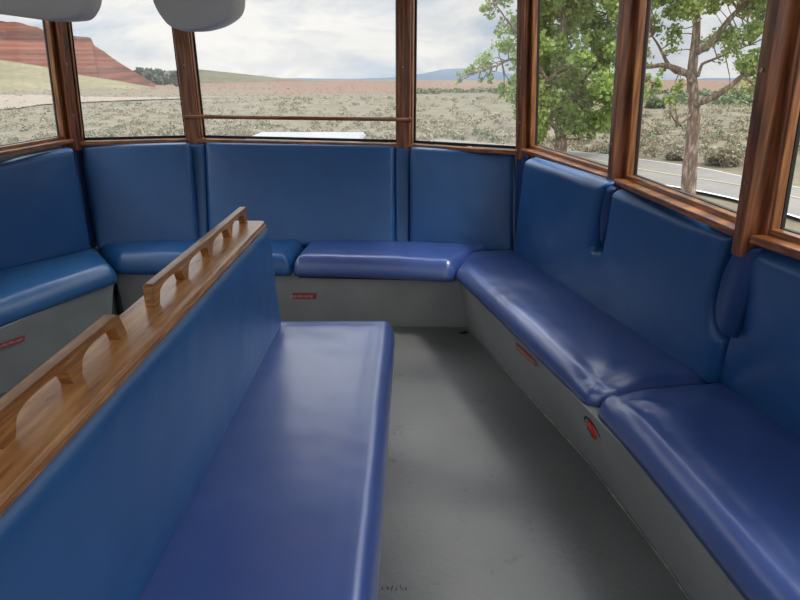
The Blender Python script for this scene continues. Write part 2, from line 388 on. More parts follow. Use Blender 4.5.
# posts
for i in range(len(ND)):
    a, t = ND[i], TN[i]
    n1 = outward(ND[max(0, i-1)], ND[max(1, i)]); n2 = outward(ND[min(i, len(ND)-2)], ND[min(i+1, len(ND)-1)])
    n = (n1+n2).normalized(); s = n.cross(V((0, 0, 1)))
    bm = bmesh.new()
    w = .080 if i in (4, 5) else (.05 if i == 3 else .04)
    beam(bm, a-V((0, 0, .05)), t+V((0, 0, .02)), s, w, .055, (0, 0))
    beam(bm, a-V((0, 0, .05))+n*.045, t+V((0, 0, .02))+n*.045, s, .12 if i == 3 else max(.085, w+.01), .05, (0, 0))
    po = tag(bm_obj('trim_%d' % (i+1), bm, 'wood', None, bevel=.005), kind='structure')
    if 3 <= i <= 8:
        for z in (.25, .72):
            q = a.lerp(t, z*.6)-n*.0285; bm = bmesh.new(); tube(bm, [q, q-n*.003], .006, 10); bm_obj('screw', bm, 'steel', po)

# guard bar across the centre rear window
bm = bmesh.new(); p0 = atY(188, 116.5, 3.675); p1 = atY(409, 119.5, 3.63)
tube(bm, [p0, p0.lerp(p1, .5), p1], .0115, 12)
gb = empty('guard_bar', p0); tag(gb, 'long brown wooden bar fixed across the widest rear window', 'bar')
bm_obj('rod', bm, 'wood_h', gb, smooth=True)
for q in (p0, p1):
    bm = bmesh.new(); tube(bm, [q+V((0, -.006, 0)), q+V((0, .03, 0))], .017, 14); bm_obj('bracket', bm, 'wood', gb, smooth=True)

# ------------------------------------------------------------------ backrests of the wall benches
def back(name, bl, br, tl_tr_mid, pix, T, label, group=None, mat='vinyl_back', r=.028, puff=.012, rc=.02, cell=.011, world_extra=None, sink=0, cat='backrest', wob=.002):
    """plane through three points of the front face; outline points are sightlines met with that plane"""
    bl, br, tp = V(bl), V(br), V(tl_tr_mid)
    U = (br-bl).normalized(); Vv = tp-bl; Vv = (Vv-U*Vv.dot(U)).normalized(); N = U.cross(Vv).normalized()
    if N.dot(EYE-bl) < 0: N = -N
    poly = []
    for q in pix:
        if q[0] == 'w': w = V(q[1:4]); k = ()
        else: w = onplane(q[0], q[1], bl, N); k = tuple(q[2:3])
        w = w-bl; poly.append((w.dot(U), w.dot(Vv))+k)
    o = cushion(name, poly, bl-N*(T+sink), U, Vv, N, T, r, puff, mat, rc, cell, parent=None, wob=wob)
    tag(o, label, cat, group or ('padded backrests of the wall benches' if cat == 'backrest' else 'narrow pads under the window posts')); return o
ZB = .42
# rear row and left row
rearl = back('backrest_cushion', atY(90, 243, 3.38), atY(197, 238, 3.48), atY(140, 143, 3.56),
     [(80.5, 144), (189, 141.5), (199, 246), (96, 251)], .05, 'blue padded backrest between the two left rear window posts')
back('backrest_cushion', atY(208, 238, 3.50), atY(394, 241, 3.49), atY(300, 142.5, 3.66),
     [(203.5, 141), (395.5, 143.5), (395.5, 249), (207.5, 246)], .05, 'widest blue padded backrest, below the rear window with the wooden bar', r=.03)
back('backrest_cushion', atY(410, 243, 3.48), atY(513, 247, 3.40), atY(463, 149, 3.52),
     [(409.5, 146.5), (516.5, 151.5), (514.5, 255), (408.5, 251)], .05, 'blue padded backrest right of the centre rear one, ending at the right rear corner')
back('pillar_pad', atY(198, 238, 3.515), atY(206, 238, 3.515), atY(196, 142, 3.68),
     [(187.5, 142.5), (205, 142.5), (209, 246), (197, 246)], .04, 'narrow blue vinyl strip pad left of the widest rear backrest', r=.02, puff=.003, cell=.007, cat='pad', rc=.008)
back('pillar_pad', atY(396, 242, 3.505), atY(408, 243, 3.50), atY(403, 146, 3.655),
     [(394.5, 145), (411, 146), (410, 250), (394.5, 249)], .04, 'narrow blue vinyl strip pad right of the widest rear backrest', r=.02, puff=.003, cell=.007, cat='pad', rc=.008)
back('pillar_pad', atY(514, 248, 3.42), atY(520, 250, 3.36), atY(520, 153, 3.42),
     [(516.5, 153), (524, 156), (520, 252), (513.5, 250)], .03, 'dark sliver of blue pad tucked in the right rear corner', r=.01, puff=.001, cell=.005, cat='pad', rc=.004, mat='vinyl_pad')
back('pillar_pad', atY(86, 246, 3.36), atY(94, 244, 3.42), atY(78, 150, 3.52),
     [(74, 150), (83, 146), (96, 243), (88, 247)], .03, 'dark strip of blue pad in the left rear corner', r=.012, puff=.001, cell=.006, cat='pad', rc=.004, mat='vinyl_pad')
lb = atY(91, 246, 3.34); lf = atY(0, 268, 2.90)
ex = lf+(lf-lb)*.5
tp = atY(60, 152, 3.28); tp2 = tp + (lf-lb)*2.9
back('backrest_cushion', lf, lb, tp,
     [(75, 147.5), (94, 252), ('w', *(ex-V((0, 0, .03)))), (-110, 185)], .05, 'blue padded backrest of the left side bench below the leftmost window')
# right side, notched around the posts
rbl = atZ(514, 252, ZB); rbr = atZ(706, 380, ZB); rt = atY(663, 210, 2.05)
r1 = back('backrest_cushion', rbl, rbr, rt,
     [(523.5, 159), (603.5, 184.5, .02), (598, 205, .03), (592.5, 238, .02), (591, 250, .012), (600, 251, .012), (603, 236, .02), (610, 190, .02), (733, 236, .03), (724, 262, .02), (712, 300, .05), (711, 325, .03),
      (722, 342, .012), (721, 352, .012), (709, 388, .01), (511, 261, .01)], .06, 'long blue padded backrest on the right, notched around a post pad', cell=.009, rc=.02, puff=.014)
N1 = ((rbr-rbl).cross(V((0, 0, 1)))).normalized()
if N1.dot(EYE-rbl) < 0: N1 = -N1
back('pillar_pad', rbl, rbr, rt,
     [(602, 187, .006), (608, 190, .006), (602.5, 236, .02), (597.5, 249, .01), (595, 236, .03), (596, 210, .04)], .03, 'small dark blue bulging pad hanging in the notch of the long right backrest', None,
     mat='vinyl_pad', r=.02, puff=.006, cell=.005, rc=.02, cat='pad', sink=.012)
back('pillar_pad', atY(716, 339, 1.70), atY(724, 340, 1.64), atY(741, 243, 1.60),
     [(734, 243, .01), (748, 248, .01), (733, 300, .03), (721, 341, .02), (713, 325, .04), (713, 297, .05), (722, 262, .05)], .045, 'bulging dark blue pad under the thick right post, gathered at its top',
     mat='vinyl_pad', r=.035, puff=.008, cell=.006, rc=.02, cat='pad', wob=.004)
q1 = atZ(717, 379, ZB); q2 = atZ(800, 442, ZB); q3 = atY(800, 266, 1.40)
back('backrest_cushion', q1, q2, q3,
     [(749, 250, .03), (715, 377, .02), (714, 388, .01), ('w', *(q1+(q2-q1)*2.2+V((0, 0, -.04)))), ('w', *(q1+(q2-q1)*2.2+V((-.15, .05, .5)))), (900, 312)], .06, 'blue padded backrest nearest on the right, cut by the photo edge', cell=.009, puff=.014)
# gathered stitches at pad tops
for (x, y, yy, o) in ((741, 243, 1.585, 'near'), (605, 187, 2.47, 'far')):
    p = atY(x, y, yy)

# ------------------------------------------------------------------ seats along the walls
ZU = V((0, 0, 1)); UX = V((1, 0, 0)); UY = V((0, 1, 0))
def seat(name, pts, mat, label, z0=.315, T=.095, r=.055, puff=.012, rc=.05, extra=None, parent=None, cell=.012, wob=.003):
    o = cushion(name, pts, V((0, 0, z0)), UX, UY, ZU, T, r, puff, mat, rc, cell, wob=wob, parent=parent, extra=extra, p=2.0)
    if label: tag(o, label, 'seat cushion', 'seat cushions of the wall benches')
    return o
def crease(w, d):   # front-edge rolls of the stretched vinyl
    k = math.exp(-((d-.075)/.02)**2)
    return -.004*k*(1+.6*noise.noise(w*7))
def pucker1(w, d):
    c = V((.62, 1.83)); q = V((w.x-c.x, w.y-c.y)); l = q.length
    return crease(w, d)*.5 - .02*math.exp(-(l/.09)**2) + .006*math.exp(-(l/.2)**2)*math.sin(math.atan2(q.y, q.x)*7)*min(1, l/.15)
def pucker2(w, d):
    c = V((.645, 1.71)); q = V((w.x-c.x, w.y-c.y)); l = q.length
    return crease(w, d) - .012*math.exp(-(l/.05)**2) + .006*math.exp(-((l-.1)/.12)**2)*math.sin(math.atan2(q.y, q.x)*7)*min(1, l/.1)
seat('seat_cushion', [(.215, 3.075, .04), (.30, 3.33, .02), (.62, 3.42, .02), (1.03, 1.85, .01), (.62, 1.772, .03), (.568, 1.79, .03), (.455, 2.21, .2), (.30, 2.79, .2)], 'vinyl_seat',
     'long navy blue seat cushion on the right bench running to the rear corner', extra=pucker1, z0=.345, T=.075)
seat('seat_cushion', [(.59, 1.73, .04), (.62, 1.765, .03), (1.03, 1.842, .01), (1.15, 1.46, .01), (1.33, .8, .01), (.75, .7, .05), (.703, 1.0, .1), (.65, 1.41, .2)], 'vinyl_seat',
     'wide navy blue seat cushion nearest on the right bench', z0=.345, T=.085, extra=pucker2)
seat('seat_cushion', [(-.665, 3.145), (-.635, 3.57, .01), (.50, 3.47, .01), (.35, 3.33, .1), (.20, 3.06, .05), (-.2, 3.13, .2)], 'vinyl_seat',
     'navy blue seat cushion on the rear bench, right of the wooden ledge', z0=.325, T=.105, extra=lambda w, d: crease(w, d)*.4)
seat('seat_cushion', [(-1.62, 3.15, .03), (-1.90, 3.46, .01), (-1.5, 3.57, .01), (-.645, 3.57, .01), (-.675, 3.145, .03), (-1.2, 3.16, .1)], 'vinyl_back',
     'teal blue seat cushion on the rear bench behind the wooden ledge', z0=.325, T=.105, extra=lambda w, d: crease(w, d)*.4)
seat('seat_cushion', [(-1.555, 3.03), (-1.82, 3.38, .01), (-2.14, 2.93, .01), (-2.42, 2.3, .01), (-2.1, 1.75, .01), (-1.90, 2.20, .1), (-1.70, 2.70, .2)], 'vinyl_left',
     'light blue seat cushion on the left side bench', z0=.325, T=.10, extra=lambda w, d: crease(w, d)*.4)

# ------------------------------------------------------------------ bench bases
def base(name, top, bot, label, z=.325):
    bm = bmesh.new(); loft(bm, [V((x, y, z)) for x, y in top], [V((x, y, .0)) for x, y in bot])
    o = empty(name, (bot[0][0], bot[0][1], 0)); tag(o, label, 'bench base', 'grey wall bench bases')
    bm_obj('panel_box', bm, 'grey', o, bevel=.004); return o
rb_top = [(.235, 3.13), (.522, 1.961), (.65, 1.438), (.76, .6), (1.22, .6), (1.08, 1.5), (.95, 1.9), (.6, 3.3)]
rb_bot = [(.304, 3.227), (.665, 1.961), (.767, 1.438), (.86, .6), (1.22, .6), (1.12, 1.5), (.98, 1.9), (.62, 3.3)]
RB = base('bench_base', rb_top, rb_bot, 'grey painted base of the right side bench with a round red lamp', z=.345)
rr_top = [(-1.66, 3.19), (-.63, 3.175), (.30, 3.131), (.22, 3.45), (-1.0, 3.5), (-1.6, 3.5)]
rr_bot = [(-1.66, 3.235), (-.63, 3.225), (.37, 3.23), (.22, 3.45), (-1.0, 3.5), (-1.6, 3.5)]
RR = base('bench_base', rr_top, rr_bot, 'grey painted base of the rear bench with one red sticker')
lb_top = [(-1.60, 3.06), (-1.80, 2.41), (-2.02, 1.8), (-2.3, 1.8), (-2.3, 2.6), (-1.95, 3.2), (-1.75, 3.35)]
lb_bot = [(-1.63, 2.96), (-1.877, 2.41), (-2.08, 1.8), (-2.3, 1.8), (-2.3, 2.6), (-1.95, 3.2), (-1.75, 3.35)]
LB = base('bench_base', lb_top, lb_bot, 'grey painted base of the left side bench')
# dark retaining strip under the rear cushion
bm = bmesh.new(); beam(bm, V((-.63, 3.165, .318)), V((.215, 3.125, .318)), (0, 0, 1), .012, .012); bm_obj('edge_strip', bm, 'darkwood', RR)
def face(p_top, q_top, p_bot, q_bot, z=.325):
    a, b, c = V((*p_top, z)), V((*q_top, z)), V((*p_bot, 0)); n = (b-a).cross(c-a).normalized()
    if n.dot(EYE-a) < 0: n = -n
    return a, n
def sticker(parent, a, n, quad, seed):
    P = [onplane(x, y, a, n)+n*.0015 for x, y in quad]
    u = P[1]-P[0]; v = P[3]-P[0]
    bm = bmesh.new(); loft(bm, P, [p-n*.0012 for p in P]); o = bm_obj('warning_sticker', bm, 'red', parent); o['label'] = 'small red sticker with worn pale print'
    rnd = random.Random(seed); bm = bmesh.new(); x = .06
    while x < .9:
        w = rnd.uniform(.015, .04); y0 = rnd.uniform(.3, .4); y1 = rnd.uniform(.6, .75)
        q = [P[0]+u*x+v*y0+n*.0006, P[0]+u*(x+w)+v*y0+n*.0006, P[0]+u*(x+w)+v*y1+n*.0006, P[0]+u*x+v*y1+n*.0006]
        loft(bm, q, [p-n*.0005 for p in q]); x += w+rnd.uniform(.008, .03)
    bm_obj('faded_print', bm, 'sticker_text', o)
fa, fn = face(rb_top[0], rb_top[1], rb_bot[0], rb_bot[1], .345)
sticker(RB, fa, fn, [(516, 342.5), (536, 361), (536.5, 367), (517, 349)], 1)
ra, rn = face(rr_top[1], rr_top[2], rr_bot[1], rr_bot[2])
sticker(RR, ra, rn, [(276, 292.5), (316.5, 293), (316.5, 299), (276, 299)], 2)
la, ln = face(lb_top[0], lb_top[1], lb_bot[0], lb_bot[1])
sticker(LB, la, ln, [(-8, 346), (25, 335), (24.5, 341), (-8, 352)], 3)
fa, fn = face(rb_top[1], rb_top[2], rb_bot[1], rb_bot[2], .345)
def lamp(px, py, rad):
    c = onplane(px, py, fa, fn); u = fn.cross(ZU).normalized(); v = u.cross(fn)
    bm = bmesh.new(); k = 32
    tor = [[c+(u*math.cos(t)+v*math.sin(t))*(rad+.005*math.cos(s))+fn*(.004*math.sin(s)+.002) for s in [j*math.pi/4 for j in range(8)]] for t in [i*2*math.pi/k for i in range(k)]]
    vv = [[bm.verts.new(p) for p in row] for row in tor]
    for i in range(k):
        for j in range(8): bm.faces.new((vv[i][j], vv[(i+1) % k][j], vv[(i+1) % k][(j+1) % 8], vv[i][(j+1) % 8]))
    L_ = empty('floor_lamp_recess', c); L_.parent = RB; L_.matrix_parent_inverse = Matrix.Translation(-RB.location)
    return c, u, v, bm
c, u, v, bm = lamp(594.5, 432, .055)
bpy.data.objects.remove(bpy.data.objects['floor_lamp_recess'])
rim = bm_obj('lamp_rim', bm, 'black', RB, smooth=True)
bm = bmesh.new(); tube(bm, [c-fn*.0005, c+fn*.002], .054, 32); bm_obj('recess', bm, 'black', rim)
bm = bmesh.new()
cc = c+fn*.003+v*.008
ring = [bm.verts.new(cc+(u*math.cos(t)*.034+v*math.sin(t)*.040)) for t in [i*2*math.pi/24 for i in range(24)]]
mid = [bm.verts.new(cc+fn*.008+(u*math.cos(t)*.024+v*math.sin(t)*.028)) for t in [i*2*math.pi/24 for i in range(24)]]
for i in range(24): bm.faces.new((ring[i], ring[(i+1) % 24], mid[(i+1) % 24], mid[i]))
bm.faces.new(mid); bm.faces.new(list(reversed(ring)))
bm_obj('red_lens', bm, 'redlens', RB, smooth=True)
# caulk lines along the floor edges
for nm, pts in (('right', [V((.300, 3.222, 0)), V((.661, 1.957, 0)), V((.763, 1.436, 0)), V((.856, .6, 0))]), ('rear', [V((-.63, 3.221, 0)), V((.295, 3.225, 0))]), ('left', [V((-1.626, 2.955, 0)), V((-1.873, 2.41, 0)), V((-2.07, 1.8, 0))])):
    bm = bmesh.new()
    for a, b in zip(pts, pts[1:]):
        n = int((b-a).length/.03); rnd = random.Random(4)
        qs = [a.lerp(b, k/n)+V((0, 0, .001)) for k in range(n+1)]
        tube(bm, qs, [.0035*rnd.uniform(.4, 1.3) for _ in qs], 6)
    tag(bm_obj('baseboard_'+nm, bm, 'caulk'), kind='structure')

# ------------------------------------------------------------------ centre double bench with wooden ledge
CB = empty('double_bench', (-.61, 1.1, 0))
tag(CB, 'centre back-to-back blue bench topped by a golden wooden ledge with grab rails', 'bench')
bm = bmesh.new(); A = [(-.125, .0), (-.125, 2.2), (-1.09, 2.2), (-1.09, .0)]
loft(bm, [V((x, y, .315)) for x, y in A], [V((x, y, 0)) for x, y in A]); bm_obj('base_box', bm, 'grey', CB, bevel=.004)
def cs(w, d): return -.0035*math.exp(-((d-.07)/.018)**2)
o = seat('seat_cushion', [(-.068, -.1), (-.078, 2.375, .05), (-.60, 2.36, .02), (-.60, -.1, .01)], 'vinyl_seat', None, r=.05, extra=cs, parent=CB, wob=.0014)
o = seat('seat_cushion', [(-1.15, -.1), (-1.14, 2.375, .05), (-.66, 2.36, .02), (-.675, -.1, .01)], 'vinyl_left', None, r=.05, parent=CB)
cushion('backrest_pad', [(-.1, .38), (2.325, .38, .01), (2.225, .85, .03), (-.1, .85)], V((-.588, 0, 0)), UY, ZU, UX, .050, .045, .008, 'vinyl_back', .02, .012, parent=CB)
cushion('backrest_pad', [(-.1, .38), (2.29, .38, .01), (2.215, .848, .03), (-.1, .848)], V((-.632, 0, 0)), UY, ZU, -UX, .09, .05, .006, 'vinyl_back', .02, .012, parent=CB)
bm = bmesh.new(); beam(bm, V((-.61, -.1, .62)), V((-.61, 2.22, .62)), (1, 0, 0), .044, .44); bm_obj('core_board', bm, 'darkwood', CB)
# ledge with rounded far corners and stepped edge
P = round_poly([(-.676, -.12, .0), (-.549, -.12, .0), (-.549, 2.205, .02), (-.676, 2.205, .02)], .0)
bm = bmesh.new(); loft(bm, [V((x, y, .862)) for x, y in P], [V((x, y, .846)) for x, y in P])
LG = bm_obj('ledge', bm, 'ledge', CB, bevel=.003)
bm = bmesh.new(); beam(bm, V((-.5525, -.12, .8425)), V((-.5525, 2.2, .8425)), (1, 0, 0), .012, .011); bm_obj('edge_moulding', bm, 'rail', LG, bevel=.002)
def rail(y0, y1, nh, htop, far_slope=.0, near_slope=.0, ztop2=None):
    """grab rail in the (y,z) plane with rounded-arch openings, extruded across x"""
    zb = .861; zt = zb+htop; pitch = (y1-y0)/nh
    bar = .017
    def prof(u): # underside height of the opening along its width u in 0..1
        return (1-abs(2*u-1)**3.2)**(1/2.6)
    K = 14
    bm = bmesh.new(); xs = (-.636, -.612)
    cols = []; foot = .030
    ys = []
    for h in range(nh):
        a = y0+pitch*h + (foot*.5 if h else foot); b = y0+pitch*(h+1)-(foot*.5 if h < nh-1 else foot)
        for k in range(K+1):
            u = k/K; ys.append((a+(b-a)*u, zb+(htop-bar)*prof(u)))
    def top(y):
        t = zt
        if y > y1-far_slope: t = zt - (y-(y1-far_slope))/max(far_slope, 1e-6)*htop*.85
        if y < y0+.006: t = zt-.006
        return t
    pts = [(y0, zb)]+ys+[(y1, zb)]
    # outline: bottom path with openings, then the straight top
    if far_slope: topp = [(y1, zb+.008), (y1-far_slope*.35, zt-.006), (y1-far_slope*.55, zt)]
    else: topp = [(y1, zt-.006), (y1-.006, zt)]
    topp += [(y0+.008, zt), (y0, zt-.008)]
    # build as quads between the bottom path and the top line
    seq = sorted(set([y for y, z in pts]+[y for y, z in topp]))
    def interp(path, y, first=True):
        for (ya, za), (yb, zb_) in zip(path, path[1:]):
            if ya-1e-9 <= y <= yb+1e-9 and yb-ya > 1e-9: return za+(zb_-za)*(y-ya)/(yb-ya)
        return path[-1][1]
    T_ = sorted(topp); Bp = pts
    seq = [s for i, s in enumerate(seq) if i == 0 or s-seq[i-1] > 1e-5]
    rows = []
    for y in seq:
        z0 = interp(Bp, y); z1 = interp(T_, y)
        rows.append([bm.verts.new((xs[0], y, z0)), bm.verts.new((xs[1], y, z0)), bm.verts.new((xs[1], y, z1)), bm.verts.new((xs[0], y, z1))])
    for a, b in zip(rows, rows[1:]):
        for k in range(4): bm.faces.new((a[k], a[(k+1) % 4], b[(k+1) % 4], b[k]))
    bm.faces.new(rows[0]); bm.faces.new(list(reversed(rows[-1])))
    bm_obj('grab_rail', bm, 'rail', CB, bevel=.0035, seg=3)
rail(1.338, 2.195, 4, .056)
rail(.375, 1.185, 4, .058, far_slope=.055)
rail(-.65+.6, .22, 1, .058)

# ------------------------------------------------------------------ grey overhead housings
def housing(name, label, pix, y0, depth, lens=False):
    """plastic hood hanging from the ceiling: rounded outline across, extruded and tapered in depth"""
    pts = [atY(x, y, y0) for x, y in pix]
    P = round_poly([(p.x, p.z, .05) for p in pts], .05, 8)
    cx, cz = P.mean(0); bm = bmesh.new(); rings = []
    for k, s in ((0, .93), (.02, .98), (.06, 1), (depth*.7, .97), (depth*.95, .88), (depth, .8)):
        rings.append([bm.verts.new((cx+(x-cx)*s, y0+k, 2.02 if z > 2.0 else cz+(z-cz)*s)) for x, z in P])
    n = len(P)
    for a, b in zip(rings, rings[1:]):
        for k in range(n): bm.faces.new((a[k], a[(k+1) % n], b[(k+1) % n], b[k]))
    bm.faces.new(rings[0]); bm.faces.new(list(reversed(rings[-1])))
    e_ = empty(name, (cx, y0, 2.02)); tag(e_, label, 'housing', 'overhead grey housings')
    bm_obj('shell', bm, 'plastic', e_, smooth=True)
    return e_
h2 = housing('overhead_housing', 'rounded grey plastic housing hanging above the second rear post from the left', [(140, -110), (149, 3), (167, 29), (192, 32), (216, 26), (235, 13), (240, -110)], 2.45, .22)
h1 = housing('overhead_housing', 'long grey plastic housing hanging at the top left corner', [(-130, -110), (-120, 0), (-10, 13), (48, 21), (74, 19), (83, 3), (84, -110)], 2.15, .2)

# small stamped marks on the floor
bm = bmesh.new(); rnd = random.Random(9)
for k in range(6):
    p = atZ(383+k*4.6, 589, 0); w = .0045
    for j in range(2):
        a = p+V((rnd.uniform(-.004, .004), rnd.uniform(-.008, .004), .0008)); b = a+V((rnd.uniform(-.003, .003), rnd.uniform(.006, .014), 0))
        beam(bm, a, b, (1, 0, 0), .002, .0006)
bm_obj('stamped_marks', bm, 'black', floor)
# scrap in the rear right corner
bm = bmesh.new(); p = atZ(463, 333, 0.003)
for k in range(5): beam(bm, p+V((-.02+k*.009, rnd.uniform(-.01, .01), .002)), p+V((-.01+k*.009, rnd.uniform(-.01, .01), .006)), (0, 0, 1), .006, .01)
tag(bm_obj('black_scrap', bm, 'black'), 'tiny black scrap of rubber on the floor in the far corner', 'debris')

# ------------------------------------------------------------------ land outside
def terrain():
    vs = []; fs = []
    rs = [1.0]
    while rs[-1] < 4200: rs.append(rs[-1]*1.045)
    az = np.radians(np.linspace(-180, 180, 361))
    for r in rs:
        for a in az[:-1]:
            x = r*math.sin(a); y = r*math.cos(a); vs.append((x, y, gz(x, y)-.02))
    n = 360
    for i in range(len(rs)-1):
        for j in range(n): k = (j+1) % n; fs.append((i*n+j, i*n+k, (i+1)*n+k, (i+1)*n+j))
    fs.append(tuple(range(n)))
    return mesh_obj('ground', vs, fs, 'ground', smooth=True)
tag(terrain(), kind='structure')
def ridge(name, prof, yR, foot, mat, cliff=0.0, rough=.05, n=220, plateau=1.6, seed=0, label=None):
    """hill range whose crest lies yR away; slopes forward to its foot and back behind the crest"""
    px = np.array([p[0] for p in prof]); py = np.array([p[1] for p in prof]); vs = []; fs = []
    T = [0, .15, .3, .45, .58, .68, .76, .80, .83, .9, .96, 1.0, 1.15, plateau]
    for i in range(n+1):
        x = px[0]+(px[-1]-px[0])*i/n; y = np.interp(x, px, py)
        c = atY(x, y, yR); d = V((c.x, c.y, 0)); zg = G0+GS*yR
        h = max(.1, c.z-zg)
        for t in T:
            k = foot+(1-foot)*t if t <= 1 else t
            pos = d*k; g = G0+GS*pos.y
            if t <= 1:
                s = t**1.25
                if cliff: s = (t/.78)**1.3*(1-cliff) if t <= .78 else ((1-cliff)+cliff*min(1, (t-.78)/.05)*.8 + cliff*.2*(t-.83 if t > .83 else 0)/.17)
            else: s = 1-.3*(t-1)
            w = noise.fractal(V((pos.x, pos.y, seed*50))/(yR*.06), 1, 2, 5)
            gull = noise.noise(V((x*.12, seed, t*2)))
            z = g-2 + (h+2)*min(1.0, s)*(1+rough*(w+.8*gull)*(1 if t < 1 else .3)*(1-t*.7 if t < 1 else .3)) + (noise.noise(V((x*.7, seed, 0)))*rough*.15*h if t >= .9 else 0)
            vs.append((pos.x, pos.y, z))
    m = len(T)
    for i in range(n):
        for j in range(m-1): fs.append((i*m+j, (i+1)*m+j, (i+1)*m+j+1, i*m+j+1))
    # close underneath
    o = mesh_obj(name, vs, fs, mat, smooth=False)
    tag(o, kind='structure'); return o
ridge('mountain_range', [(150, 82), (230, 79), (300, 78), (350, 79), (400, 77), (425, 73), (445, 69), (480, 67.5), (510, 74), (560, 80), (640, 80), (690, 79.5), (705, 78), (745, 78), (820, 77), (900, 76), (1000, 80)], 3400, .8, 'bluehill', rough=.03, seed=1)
ridge('green_ridge', [(100, 84), (130, 74), (160, 71), (200, 69.5), (235, 73), (280, 78), (330, 82), (370, 86), (420, 92)], 620, .75, 'greenhill', rough=.12, seed=2)
ridge('red_hills', [(190, 90), (240, 82), (280, 81.5), (330, 85), (380, 87), (430, 87.5), (520, 88), (600, 87), (650, 85), (690, 83), (730, 84), (770, 82), (830, 80), (950, 84)], 900, .7, 'redhill', rough=.30, seed=3)
ridge('sage_slope', [(-420, 40), (-200, 46), (-60, 53), (0, 60), (40, 66), (80, 75), (120, 81), (150, 88)], 210, .5, 'sagehill', rough=.12, seed=6)
ridge('red_mesa', [(-420, 30), (-200, 20), (-60, 19), (0, 22), (22, 23.5), (48, 31), (72, 36), (91, 38.5), (94, 45), (120, 63), (143, 77), (165, 88)], 330, .62, 'redrock', cliff=.3, rough=.09, n=420, seed=4)

# road with edge lines, placed on the ground beyond the right windows
def road_strip(name, left, right, mat, lift, parent=None):
    vs = []; fs = []
    for a, b in zip(left, right):
        for k in range(5):
            p = a.lerp(b, k/4); vs.append((p.x, p.y, gz(p.x, p.y)+lift))
    n = len(left)
    for i in range(n-1):
        for k in range(4): fs.append((i*5+k, i*5+k+1, (i+1)*5+k+1, (i+1)*5+k))
    return mesh_obj(name, vs, fs, mat, parent)
def curve(ps, n=60):
    ps = [ps[0]*2-ps[1]]+ps+[ps[-1]*2-ps[-2]]; out = []
    for i in range(1, len(ps)-2):
        for k in range(n):
            t = k/n; a, b, c, d = ps[i-1:i+3]
            out.append(.5*((2*b)+(c-a)*t+(2*a-5*b+4*c-d)*t*t+(3*b-a-3*c+d)*t**3))
    return out+[ps[-2]]
near = [atG(430, 141), atG(480, 149), atG(545, 162), atG(620, 179), atG(690, 195.5), atG(740, 207), atG(800, 223), atG(860, 240)]
farr = [atG(440, 139.5), atG(500, 144), atG(560, 151), atG(640, 161.5), atG(700, 169.5), atG(740, 177.5), atG(800, 190), atG(880, 205)]
N_, F_ = curve(near), curve(farr)
RD = tag(road_strip('road', N_, F_, 'asphalt', .05), kind='structure')
def off(a, b, t0, t1): return [p.lerp(q, t0) for p, q in zip(a, b)], [p.lerp(q, t1) for p, q in zip(a, b)]
road_strip('edge_line', *off(N_, F_, .0, .028), 'paint_white', .062, RD)
road_strip('centre_line', *off(N_, F_, .5, .525), 'paint_yellow', .062, RD)
road_strip('edge_line', *off(N_, F_, .965, .978), 'paint_white', .062, RD)
# pale dirt road at the left
dn = [atG(-80, 112), atG(0, 108), atG(40, 103), atG(120, 101), atG(230, 99.6), atG(420, 112)]
df = [atG(-80, 100), atG(0, 97.5), atG(40, 97), atG(120, 98.5), atG(230, 99.2), atG(420, 110)]
tag(road_strip('dirt_track', curve(dn[:5], 20), curve(df[:5], 20), 'dirt', .12), kind='structure')

# ------------------------------------------------------------------ vegetation
def leaf_cloud(name, centres, mat, size, parent=None):
    """centres: list of (point, radius vector, count)"""
    allp = []
    for c, rad, cnt in centres:
        d = rng.normal(size=(cnt, 3)); d /= np.linalg.norm(d, axis=1)[:, None]; r = rng.random(cnt)**.45
        allp.append(np.array(c)+d*r[:, None]*np.array(rad))
    P = np.concatenate(allp); n = len(P)
    a = rng.normal(size=(n, 3)); a /= np.linalg.norm(a, axis=1)[:, None]
    b = rng.normal(size=(n, 3)); b -= a*(a*b).sum(1)[:, None]; b /= np.linalg.norm(b, axis=1)[:, None]
    s = size*(.6+.8*rng.random(n))[:, None]
    c_ = np.cross(a, b)
    v = np.stack([P-a*s*.5, P+b*s*.42+c_*s*.08, P+a*s*.55, P-b*s*.42+c_*s*.08], 1).reshape(-1, 3)
    me = bpy.data.meshes.new(name); me.vertices.add(n*4); me.vertices.foreach_set('co', v.ravel())
    me.loops.add(n*4); me.polygons.add(n); me.loops.foreach_set('vertex_index', np.arange(n*4)); me.polygons.foreach_set('loop_start', np.arange(n)*4); me.polygons.foreach_set('loop_total', np.full(n, 4))
    me.update(); me.validate(); me.materials.append(M[mat])
    o = bpy.data.objects.new(name, me); C.objects.link(o)
    if parent: o.parent = parent; o.matrix_parent_inverse = Matrix.Translation(-parent.location)
    return o
